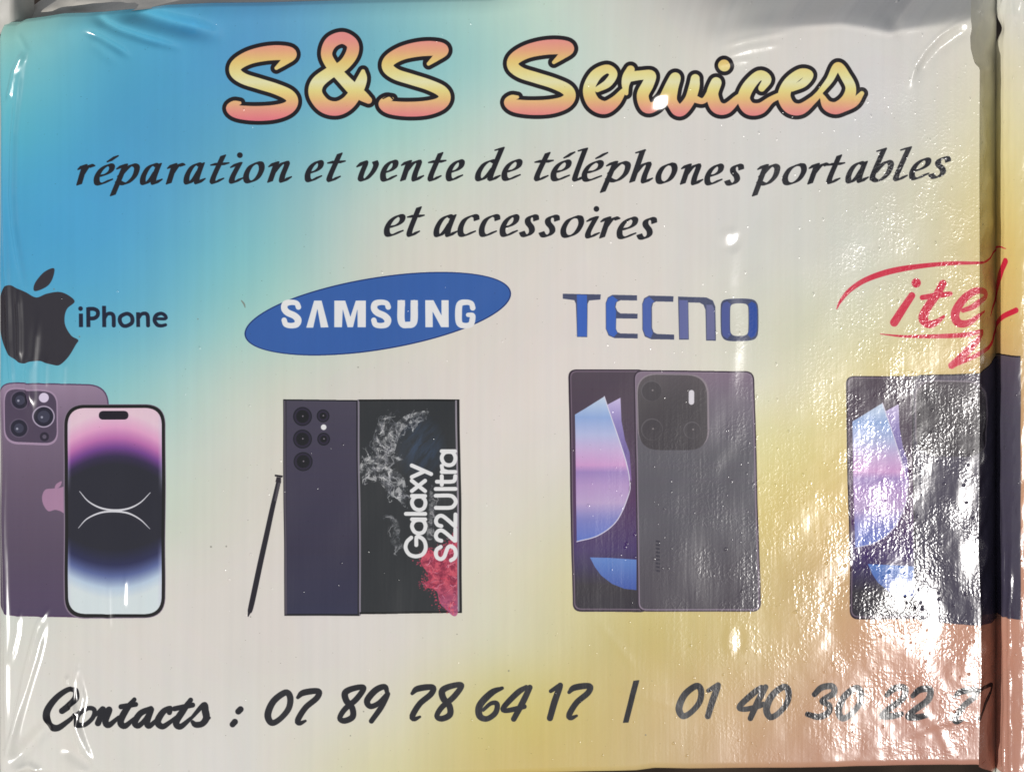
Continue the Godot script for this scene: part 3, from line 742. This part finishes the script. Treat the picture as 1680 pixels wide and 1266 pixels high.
# ------------------------------------------------------------------ shape of the stretched sheet
func top_edge(x: float) -> float:
	return knots([-40, 42, 20, 41, 30, 36, 60, 32, 90, 27, 130, 26, 160, 24, 210, 19, 260, 13, 330, 10, 420, 9, 600, 4, 800, 0, 900, -14, 1000, -40, 1640, -40], x)

func crease_line(x: float) -> float:
	return knots([900, 20, 1000, 22, 1130, 34, 1180, 44, 1260, 46, 1330, 39, 1380, 36, 1420, 41, 1460, 49, 1500, 42, 1550, 36, 1600, 29, 1640, 28], x)

func low_edge(x: float) -> float:
	return knots([-40, 1280, 20, 1274, 60, 1270, 110, 1275, 150, 1272, 400, 1276, 800, 1272, 1040, 1265, 1070, 1261, 1130, 1262, 1300, 1261, 1420, 1258, 1500, 1257, 1600, 1256, 1640, 1260], x)

func right_edge(y: float) -> float:
	return knots([-60, 1594, 30, 1593, 46, 1595, 60, 1592, 80, 1593, 96, 1597, 104, 1600, 108, 1604, 112, 1608, 300, 1607.5, 600, 1608.5, 800, 1607, 900, 1606, 1000, 1610, 1100, 1611, 1180, 1608, 1266, 1606], y)

func fold(pts: Array, wide: float, high: float, sharp := 1.0) -> void:   # a crease: [x, y, ...], its half width and height
	ridges.append([pts, wide, high, sharp])

func build_folds() -> void:
	# left edge: tight upright tension folds
	fold([43, 84, 34, 98, 25, 118, 18, 150, 14, 168], 6.0, 5.0)
	fold([40, 98, 32, 128, 26, 170, 21, 220, 19, 320, 22, 370, 30, 420, 40, 470], 5, 3.3)
	fold([2, 300, 7, 400, 11, 470, 14, 560, 18, 610, 21, 650], 4, 2.6)
	fold([4, 660, 5, 850, 8, 1000, 9, 1100, 10, 1240], 4.2, 2.8)
	fold([28, 470, 31, 540, 32, 600], 4.5, 3.0)
	fold([46, 590, 47, 630, 50, 660], 5, 3.3)
	fold([74, 586, 73, 640], 6, 1.9)
	fold([104, 592, 102, 636], 6, 1.6)
	fold([60, 520, 54, 600, 52, 690], 8, 2.6)
	# foot of the left side
	fold([76, 1000, 62, 1024, 50, 1070, 36, 1130, 12, 1236], 5, 3.3)
	fold([30, 1004, 27, 1040, 16, 1090], 4.5, 3.0)
	fold([74, 1018, 60, 1080, 30, 1180, 12, 1240], 6, 4.0)
	fold([205, 945, 203, 1000], 5, 1.9)
	fold([176, 950, 178, 1040], 7, 1.4)
	fold([126, 1084, 121, 1120, 122, 1150, 127, 1200, 134, 1232, 146, 1258], 4.5, 3.0)
	fold([128, 1100, 136, 1146, 128, 1190, 140, 1226, 152, 1256], 4.5, 3.0)
	fold([108, 1108, 110, 1126], 4, 2.6)
	fold([116, 1150, 128, 1172], 5, 3.3)
	fold([78, 1186, 52, 1214, 14, 1258], 13, -7.2)
	fold([150, 1262, 128, 1246, 100, 1226], 12, -4.0)
	fold([20, 1266, 48, 1256, 66, 1266], 6, 4.0)
	# upper left: dragged cloth under the top rail
	fold([150, 26, 166, 38, 192, 50, 240, 66, 290, 78], 7, -6.5)
	fold([142, 52, 164, 64, 188, 78, 210, 92], 6, -4.6)
	fold([150, 70, 168, 88, 190, 104], 9, -1.6)
	fold([186, 18, 220, 26, 270, 38, 350, 56], 16, -19.0)
	fold([60, 90, 110, 52, 160, 34], 22, 3.0)
	fold([30, 56, 44, 82], 4, 2.0)
	# upper right: rolled edge, arc-shaped crease and short tucks
	fold([1596, 29, 1570, 40, 1545, 56, 1520, 82, 1504, 108, 1494, 138], 4.5, 2.8)
	fold([1596, 46, 1570, 60, 1540, 82, 1518, 108, 1504, 134], 9, -3.5)
	fold([1184, 77, 1220, 66, 1262, 58, 1300, 50], 5, 1.9)
	fold([1180, 96, 1230, 80, 1278, 72], 6, 1.8)
	fold([1170, 108, 1200, 102, 1230, 98], 5, 1.6)
	fold([1260, 47, 1330, 42, 1380, 39, 1420, 45, 1460, 53, 1500, 46, 1550, 40], 6, 2.6)
	fold([1150, 40, 1200, 36, 1280, 20], 26, -5.0)
	fold([1440, 26, 1470, 46, 1480, 60], 10, -2.0)
	# right side: slack waves
	fold([1500, 1160, 1540, 1190, 1560, 1240], 9, 0.7)
	fold([1480, 1210, 1540, 1186, 1600, 1176], 8, 0.8)
	fold([1195, 340, 1200, 400, 1196, 470, 1206, 560, 1200, 640], 16, 1.6)
	fold([1214, 690, 1196, 730, 1160, 780], 18, 0.4)
	fold([1400, 900, 1420, 960, 1430, 1010], 22, -0.5)
	fold([1574, 760, 1566, 860, 1578, 940], 20, 0.8)
	fold([980, 1020, 1040, 1090], 8, 0.4)
	fold([1010, 1130, 1120, 1160], 10, 0.4)

func sheet_grid(nx: int, ny: int) -> PackedFloat32Array:   # heights over x -20..1608, y -10..1276
	var z := PackedFloat32Array()
	z.resize(nx * ny)
	var slow := FastNoiseLite.new()
	slow.seed = 21; slow.frequency = 0.0036; slow.fractal_octaves = 2; slow.noise_type = FastNoiseLite.TYPE_SIMPLEX
	var mid := FastNoiseLite.new()
	mid.seed = 4; mid.frequency = 0.016; mid.fractal_octaves = 3; mid.noise_type = FastNoiseLite.TYPE_SIMPLEX
	for j in ny:
		var y := lerpf(-10, 1276, j / float(ny - 1))
		for i in nx:
			var x := lerpf(-20, 1608, i / float(nx - 1))
			var slack := smoothstep(1150, 1500, x) * (0.35 + 0.65 * smoothstep(500, 900, y))
			z[j * nx + i] = slow.get_noise_2d(x * 1.3, y) * (1.1 + 0.3 * slack) + mid.get_noise_2d(x, y * 0.7) * (0.05 + 0.5 * slack)
	for rd in ridges:
		var pts: Array = rd[0]
		var wide: float = rd[1]; var high: float = rd[2]
		var n := pts.size() / 2
		var lo := Vector2(1e9, 1e9); var hi := -lo
		for k in n:
			lo = lo.min(Vector2(pts[2 * k], pts[2 * k + 1])); hi = hi.max(Vector2(pts[2 * k], pts[2 * k + 1]))
		lo -= Vector2.ONE * wide * 3; hi += Vector2.ONE * wide * 3
		for j in range(maxi(0, int((lo.y + 10) / 1286.0 * (ny - 1))), mini(ny, int((hi.y + 10) / 1286.0 * (ny - 1)) + 2)):
			var y := lerpf(-10, 1276, j / float(ny - 1))
			for i in range(maxi(0, int((lo.x + 20) / 1628.0 * (nx - 1))), mini(nx, int((hi.x + 20) / 1628.0 * (nx - 1)) + 2)):
				var p := Vector2(lerpf(-20, 1608, i / float(nx - 1)), y)
				var best := 1e9; var along := 0.0
				for k in n - 1:
					var a := Vector2(pts[2 * k], pts[2 * k + 1]); var b := Vector2(pts[2 * k + 2], pts[2 * k + 3])
					var t := clampf((p - a).dot(b - a) / maxf((b - a).length_squared(), 1e-6), 0, 1)
					var d := p.distance_to(a.lerp(b, t))
					if d < best: best = d; along = (k + t) / (n - 1)
				if best < wide * 3:
					var taper := clampf(minf(along, 1.0 - along) * 4.0 + 0.25, 0.0, 1.0)
					z[j * nx + i] += high * taper * exp(-best * best / (wide * wide) * 1.3)
	# shallow dents whose slope throws the sun back
	for f in [[1083.0, 168.0, 30.0, 1.0], [1197.0, 393.0, 24.0, 1.0], [1488.0, 1010.0, 125.0, 0.95], [1206.0, 1050.0, 34.0, 0.7]]:
		var sunward := Vector3(GLARE.x - EYE.x, EYE.y - GLARE.y, EYE.z).normalized()
		var eye := Vector3(EYE.x - f[0], f[1] - EYE.y, EYE.z).normalized()
		var nrm := (sunward + eye).normalized()
		for j in ny:
			var y := lerpf(-10, 1276, j / float(ny - 1))
			if absf(y - f[1]) > f[2]: continue
			for i in nx:
				var x := lerpf(-20, 1608, i / float(nx - 1))
				var d: float = Vector2((x - f[0]) * (1.6 if f[2] < 50.0 and f[1] > 1000.0 else 1.0), y - f[1]).length() / f[2]
				if d < 1.0: z[j * nx + i] += (-nrm.x * (x - f[0]) + nrm.y * (y - f[1])) / nrm.z * f[3] * smoothstep(1.0, 0.3, d)
	return z

# a grid of points as one smooth mesh
func grid_mesh(p: PackedVector3Array, uv: PackedVector2Array, nx: int, ny: int) -> ArrayMesh:
	var nor := PackedVector3Array(); nor.resize(nx * ny)
	for j in ny:
		for i in nx:
			var a := p[j * nx + mini(i + 1, nx - 1)] - p[j * nx + maxi(i - 1, 0)]
			var b := p[mini(j + 1, ny - 1) * nx + i] - p[maxi(j - 1, 0) * nx + i]
			var n := b.cross(a)
			nor[j * nx + i] = n.normalized() if n.length_squared() > 1e-16 else Vector3(0, 0, 1)
	var idx := PackedInt32Array(); idx.resize((nx - 1) * (ny - 1) * 6)
	var k := 0
	for j in ny - 1:
		for i in nx - 1:
			var q := j * nx + i
			idx[k] = q; idx[k + 1] = q + 1; idx[k + 2] = q + nx
			idx[k + 3] = q + 1; idx[k + 4] = q + nx + 1; idx[k + 5] = q + nx
			k += 6
	var arr := []; arr.resize(Mesh.ARRAY_MAX)
	arr[Mesh.ARRAY_VERTEX] = p; arr[Mesh.ARRAY_NORMAL] = nor; arr[Mesh.ARRAY_TEX_UV] = uv; arr[Mesh.ARRAY_INDEX] = idx
	var m := ArrayMesh.new()
	m.add_surface_from_arrays(Mesh.PRIMITIVE_TRIANGLES, arr)
	return m

func part(called: String, mesh: Mesh, mat: Material, parent: Node3D, label := "") -> MeshInstance3D:
	var o := MeshInstance3D.new()
	o.name = called; o.mesh = mesh; o.material_override = mat
	parent.add_child(o, true)
	if label: o.set_meta("label", label)
	return o

func uv_of(u: float, v: float) -> Vector2:
	return Vector2((u + TO.x) * TS / TW, (v + TO.y) * TS / TH)

func printed_face(mat: Material) -> void:
	var nx := 543; var ny := 430
	var z := sheet_grid(nx, ny)
	# columns: roll round the left edge, then the face; rows: roll over the top, face, roll under the foot
	var side := 10; var roll := 8
	var p := PackedVector3Array(); var uv := PackedVector2Array()
	var cx := nx + side; var cy := ny + roll * 2
	p.resize(cx * cy); uv.resize(cx * cy)
	for j in cy:
		for i in cx:
			var fi := clampi(i - side, 0, nx - 1); var fj := clampi(j - roll, 0, ny - 1)
			var x := lerpf(-6, 1.0, 0) + 0.0
			var yy := lerpf(top_edge(1600), low_edge(1600), fj / float(ny - 1))
			var xr := right_edge(yy)
			x = lerpf(-6, xr, fi / float(nx - 1))
			var yt := top_edge(x); var yb := low_edge(x)
			var y := lerpf(yt, yb, fj / float(ny - 1))
			var gi := (x + 20) / 1628.0 * (nx - 1); var gj := (y + 10) / 1286.0 * (ny - 1)
			var i0 := clampi(int(gi), 0, nx - 2); var j0 := clampi(int(gj), 0, ny - 2)
			var h: float = lerpf(lerpf(z[j0 * nx + i0], z[j0 * nx + i0 + 1], gi - i0), lerpf(z[(j0 + 1) * nx + i0], z[(j0 + 1) * nx + i0 + 1], gi - i0), gj - j0)
			h *= 0.15 + 0.85 * smoothstep(1608, 1585, x)
			# the sheet bends back towards its edges
			h -= 5.0 * pow(clampf((14 - x) / 20.0, 0, 1), 2)
			var near := clampf((26 + yt - y) / 26.0, 0, 1)
			h -= near * near * 7.0 * smoothstep(950, 800, x)
			# at the upper right it turns back over the rail behind a crease
			var soft := knots([950, 40, 1120, 26, 1200, 9, 1300, 5, 1640, 4], x)
			var over := (crease_line(x) - y) / soft
			h -= knots([930, 0, 1060, 0.45, 1180, 1.1, 1300, 1.55, 1640, 1.7], x) * soft * (over if over > 20.0 else log(1.0 + exp(over)))
			h -= 4.0 * pow(clampf((y - yb + 10) / 10.0, 0, 1), 2)
			var out := Vector3(x, y, h)
			var u := x; var v := y
			if i < side:
				var e := (side - i) / float(side)
				out.x -= 7.0 * sin(minf(e * 2.4, 1.0) * PI / 2); out.z -= 4 + 46 * e * e; u -= e * 22
			if j < roll:
				var e := (roll - j) / float(roll)
				out.y -= 5.0 * sin(minf(e * 2.0, 1.0) * PI / 2); out.z -= 3 + 22 * e * e; v -= e * 14
			if j >= ny + roll:
				var e := (j - ny - roll + 1) / float(roll)
				out.y += 4.0 * sin(minf(e * 2.0, 1.0) * PI / 2); out.z -= 3 + 40 * e * e; v += e * 14
			p[j * cx + i] = spot(out.x, out.y, out.z)
			uv[j * cx + i] = uv_of(u, v)
	part("printed_face", grid_mesh(p, uv, cx, cy), mat, board, "glossy printed vinyl front with lettering and four phones")

func side_and_post(mat: Material) -> void:
	# the return that runs back from the right front edge
	var nx := 14; var ny := 200
	var p := PackedVector3Array(); var uv := PackedVector2Array()
	var wob := FastNoiseLite.new()
	wob.seed = 9; wob.frequency = 0.012; wob.fractal_octaves = 3
	for j in ny:
		var xr := right_edge(lerpf(-30, 1258, j / float(ny - 1)))
		for i in nx:
			var t := i / float(nx - 1)
			var y := lerpf(-30, 1258 + 44.0 * t, j / float(ny - 1))
			var x := lerpf(xr, EDGE, t) + (wob.get_noise_2d(t * 60, y) * 5.0 - 0.0) * sin(t * PI)
			p.append(spot(x + 0.4 * sin(t * PI), y, -0.6 - DEEP * t))
			uv.append(uv_of(EDGE + DEEP * t, y))
	part("side_return", grid_mesh(p, uv, nx, ny), mat, board, "shaded right-hand return of the vinyl")
	# the film pulled on over the upright post behind
	nx = 60; ny = 300
	p = PackedVector3Array(); uv = PackedVector2Array()
	for j in ny:
		var y := lerpf(-60, 1300, j / float(ny - 1))
		for i in nx:
			var s := 150.0 * i / float(nx - 1)
			var z := -DEEP - 0.6 + 36.0 * pow(sin(PI * clampf((s + 0.5) / 124.0, 0, 1)), 0.85) - pow(maxf(s - 96, 0) / 54.0, 2) * 70.0
			var c1 := 22.0 + 3.0 * sin(y * 0.006) + wob.get_noise_2d(0, y * 0.5) * 6.0
			var c2 := 36.0 + wob.get_noise_2d(50, y * 0.6) * 10.0
			z += 3.2 * exp(-pow((s - c1) / 3.4, 2)) * (0.4 + 0.6 * smoothstep(700, 850, y))
			z += 2.6 * exp(-pow((s - c2) / 3.4, 2)) * smoothstep(860, 980, y)
			z += wob.get_noise_2d(s * 3 + 400, y) * (1.2 + 3.0 * smoothstep(70, 10, y))
			# the wrap has split beside the return near the top
			var gap := 11.0 * exp(-pow((y - 50) / 17.0, 2)) * maxf(0.0, 1.0 - s / 26.0)
			p.append(spot(EDGE - 1.0 + gap + minf(s, 124.0), y, z))
			uv.append(uv_of(EDGE + DEEP + s * 1.1, y))
	part("post_wrap", grid_mesh(p, uv, nx, ny), mat, board, "vinyl wrapped over the upright post at the right")

func top_hem(mat: Material) -> void:
	var nx := 220; var ny := 26
	var p := PackedVector3Array(); var uv := PackedVector2Array()
	var wob := FastNoiseLite.new()
	wob.seed = 31; wob.frequency = 0.008; wob.fractal_octaves = 4
	for j in ny:
		var t := 1.0 - j / float(ny - 1)    # 1 at the back, 0 at the face
		for i in nx:
			var x := lerpf(-4, 960, i / float(nx - 1))
			var yt := top_edge(x)
			var rise := knots([0, 70, 140, 62, 230, 52, 420, 44, 900, 40, 1600, 40], x)
			var back := knots([0, 90, 150, 80, 240, 60, 420, 46, 900, 50, 1150, 110, 1300, 150, 1600, 150], x)
			var dip := 30.0 * exp(-pow((x - 60) / 70.0, 2)) * exp(-pow(t / 0.25, 2))
			var wave := wob.get_noise_2d(x, t * 130) * 6.0 * sin(t * PI) + wob.get_noise_2d(x * 0.8, t * 90 + 300) * 8.0 * sin(t * PI)
			p.append(spot(x, yt - 2.0 - rise * pow(t, 1.1), -20.0 - dip - back * t + wave))
			uv.append(Vector2(x / 400.0, t * 0.3))
	part("top_hem", grid_mesh(p, uv, nx, ny), mat, board, "plain off-white hem folded over the top")

func block(called: String, lo: Vector3, hi: Vector3, mat: Material, label := "") -> void:   # a chamfered bar between two sheet points
	var a := spot(lo.x, lo.y, lo.z); var b := spot(hi.x, hi.y, hi.z)
	var size := (b - a).abs(); var c := minf(0.003, size[size.min_axis_index()] * 0.2)
	var st := SurfaceTool.new()
	st.begin(Mesh.PRIMITIVE_TRIANGLES)
	var hs := size / 2
	var pts := []
	for sx in [-1, 1]:
		for sy in [-1, 1]:
			for sz in [-1, 1]:
				var s := Vector3(sx, sy, sz)
				pts.append([Vector3(hs.x, hs.y - c, hs.z - c) * s, Vector3(hs.x - c, hs.y, hs.z - c) * s, Vector3(hs.x - c, hs.y - c, hs.z) * s])
	var quad := func(q: Array):
		var n: Vector3 = (q[1] - q[0]).cross(q[2] - q[0])
		var mid: Vector3 = (q[0] + q[1] + q[2]) / 3.0
		var order := [0, 2, 1] if n.dot(mid) > 0 else [0, 1, 2]
		for k in order: st.add_vertex(q[k])
	var at := func(sx, sy, sz, axis): return pts[(4 if sx > 0 else 0) + (2 if sy > 0 else 0) + (1 if sz > 0 else 0)][axis]
	for s in [-1, 1]:
		for f in [[at.call(s, -1, -1, 0), at.call(s, 1, -1, 0), at.call(s, 1, 1, 0), at.call(s, -1, 1, 0)], [at.call(-1, s, -1, 1), at.call(1, s, -1, 1), at.call(1, s, 1, 1), at.call(-1, s, 1, 1)], [at.call(-1, -1, s, 2), at.call(1, -1, s, 2), at.call(1, 1, s, 2), at.call(-1, 1, s, 2)]]:
			quad.call([f[0], f[1], f[2]]); quad.call([f[0], f[2], f[3]])
		for t in [-1, 1]:
			for f in [[at.call(s, t, -1, 0), at.call(s, t, 1, 0), at.call(s, t, 1, 1), at.call(s, t, -1, 1)], [at.call(s, -1, t, 0), at.call(s, 1, t, 0), at.call(s, 1, t, 2), at.call(s, -1, t, 2)], [at.call(-1, s, t, 1), at.call(1, s, t, 1), at.call(1, s, t, 2), at.call(-1, s, t, 2)]]:
				quad.call([f[0], f[1], f[2]]); quad.call([f[0], f[2], f[3]])
			for u in [-1, 1]: quad.call([at.call(s, t, u, 0), at.call(s, t, u, 1), at.call(s, t, u, 2)])
	st.generate_normals()
	var o := part(called, st.commit(), mat, board, label)
	o.position = (a + b) / 2

func speckle(seed_: int, a: Color, b: Color, freq: float) -> NoiseTexture2D:
	var n := FastNoiseLite.new()
	n.seed = seed_; n.frequency = freq; n.fractal_octaves = 5
	var g := Gradient.new()
	g.set_color(0, a); g.set_color(1, b)
	var t := NoiseTexture2D.new()
	t.noise = n; t.width = 512; t.height = 512; t.seamless = true; t.color_ramp = g
	return t

func plain(seed_: int, a: Color, b: Color, rough: float, scale_: float) -> StandardMaterial3D:
	var m := StandardMaterial3D.new()
	m.albedo_texture = speckle(seed_, a, b, 0.02)
	m.roughness = rough
	m.uv1_triplanar = true
	m.uv1_scale = Vector3.ONE * scale_
	return m

# ------------------------------------------------------------------ scene
func _ready() -> void:
	sign_basis = Basis(Vector3.RIGHT, deg_to_rad(-LEAN))
	sign_at = Vector3(0, 0.068, 0)
	# camera: a shifted lens whose film lies parallel to the sign
	var cam := Camera3D.new()
	cam.name = "camera"
	add_child(cam)
	cam.transform = Transform3D(sign_basis, sign_at + sign_basis * spot(EYE.x, EYE.y, EYE.z))
	var near := 0.05
	var k := near / EYE.z
	cam.set_frustum(1266.0 * k, Vector2(MID.x - EYE.x, EYE.y - MID.y) * k, near, 400.0)
	cam.current = true
	# sky
	var sky_mat := ProceduralSkyMaterial.new()
	sky_mat.sky_top_color = Color(0.56, 0.58, 0.62)
	sky_mat.sky_horizon_color = Color(0.78, 0.78, 0.77)
	sky_mat.sky_curve = 0.2
	sky_mat.ground_bottom_color = Color(0.28, 0.25, 0.22)
	sky_mat.ground_horizon_color = Color(0.55, 0.52, 0.48)
	var sky := Sky.new()
	sky.sky_material = sky_mat
	var env := Environment.new()
	env.background_mode = Environment.BG_SKY
	env.sky = sky
	env.tonemap_mode = Environment.TONE_MAPPER_LINEAR
	env.tonemap_exposure = 0.775
	env.sdfgi_enabled = true
	env.ssao_enabled = true
	env.ssil_enabled = true
	var we := WorldEnvironment.new()
	we.name = "world_environment"
	we.environment = env
	add_child(we)
	# sun: low and behind the photographer's left, mirrored by the lower right of the sheet
	var sun := DirectionalLight3D.new()
	sun.name = "sun"
	add_child(sun)
	var towards := sign_basis * Vector3(-(EYE.x - GLARE.x), -(GLARE.y - EYE.y), EYE.z).normalized()
	sun.look_at_from_position(towards * 10.0, Vector3.ZERO, Vector3.UP)
	sun.light_energy = 1.0
	sun.light_color = Color(1.0, 0.984, 0.967)
	sun.light_angular_distance = 0.5
	sun.shadow_enabled = true

	# ground
	var ground := MeshInstance3D.new()
	ground.name = "ground"
	var plane := PlaneMesh.new()
	plane.size = Vector2(60, 60)
	ground.mesh = plane
	ground.material_override = plain(2, Color(0.20, 0.16, 0.13), Color(0.42, 0.35, 0.29), 0.95, 0.8)
	add_child(ground)
	ground.set_meta("kind", "structure")
	ground.set_meta("label", "dusty bare ground below the sign")

	# the sign
	board = Node3D.new()
	board.name = "shop_sign"
	add_child(board)
	board.transform = Transform3D(sign_basis, sign_at)
	board.set_meta("label", "large glossy printed vinyl sign advertising phone repair and sales")
	board.set_meta("category", "sign")
	print_sheet()
	var film := StandardMaterial3D.new()
	film.albedo_texture = ImageTexture.create_from_image(paint)
	film.detail_enabled = true
	film.detail_blend_mode = BaseMaterial3D.BLEND_MODE_MUL
	film.detail_albedo = print_bands()
	film.normal_enabled = true
	film.normal_texture = film_relief()
	film.normal_scale = 1.0
	film.roughness = 0.2
	film.metallic_specular = 0.5
	build_folds()
	printed_face(film)
	side_and_post(film)
	var hem := StandardMaterial3D.new()
	hem.albedo_color = Color(0.80, 0.78, 0.74)
	hem.roughness = 0.35
	top_hem(hem)
	# carcass behind the film
	var wood := plain(12, Color(0.30, 0.22, 0.15), Color(0.46, 0.35, 0.24), 0.8, 3.0)
	block("frame_rail", Vector3(20, 96, -20), Vector3(1588, 160, -58), wood)
	block("frame_rail", Vector3(20, 1180, -20), Vector3(1588, 1246, -58), wood)
	block("frame_rail", Vector3(24, 162, -20), Vector3(88, 1178, -58), wood)
	block("frame_rail", Vector3(1520, 162, -20), Vector3(1584, 1178, -58), wood)
	block("back_panel", Vector3(6, 70, -64), Vector3(1600, 1250, -78), wood)
	block("prop_leg", Vector3(200, 262, -79), Vector3(244, 306, -1360), wood)
	block("prop_leg", Vector3(1380, 262, -79), Vector3(1424, 306, -1360), wood)
	block("post", Vector3(1624, -40, -84), Vector3(1700, 1300, -128), wood)
	var white_paint := plain(14, Color(0.72, 0.71, 0.68), Color(0.82, 0.81, 0.78), 0.5, 4.0)
	block("edge_trim", Vector3(-60, -60, -12), Vector3(6, 57, -52), white_paint, "white painted edge strip at the upper left")
	block("edge_trim", Vector3(-62, 59.5, -14), Vector3(3, 1272, -60), white_paint)
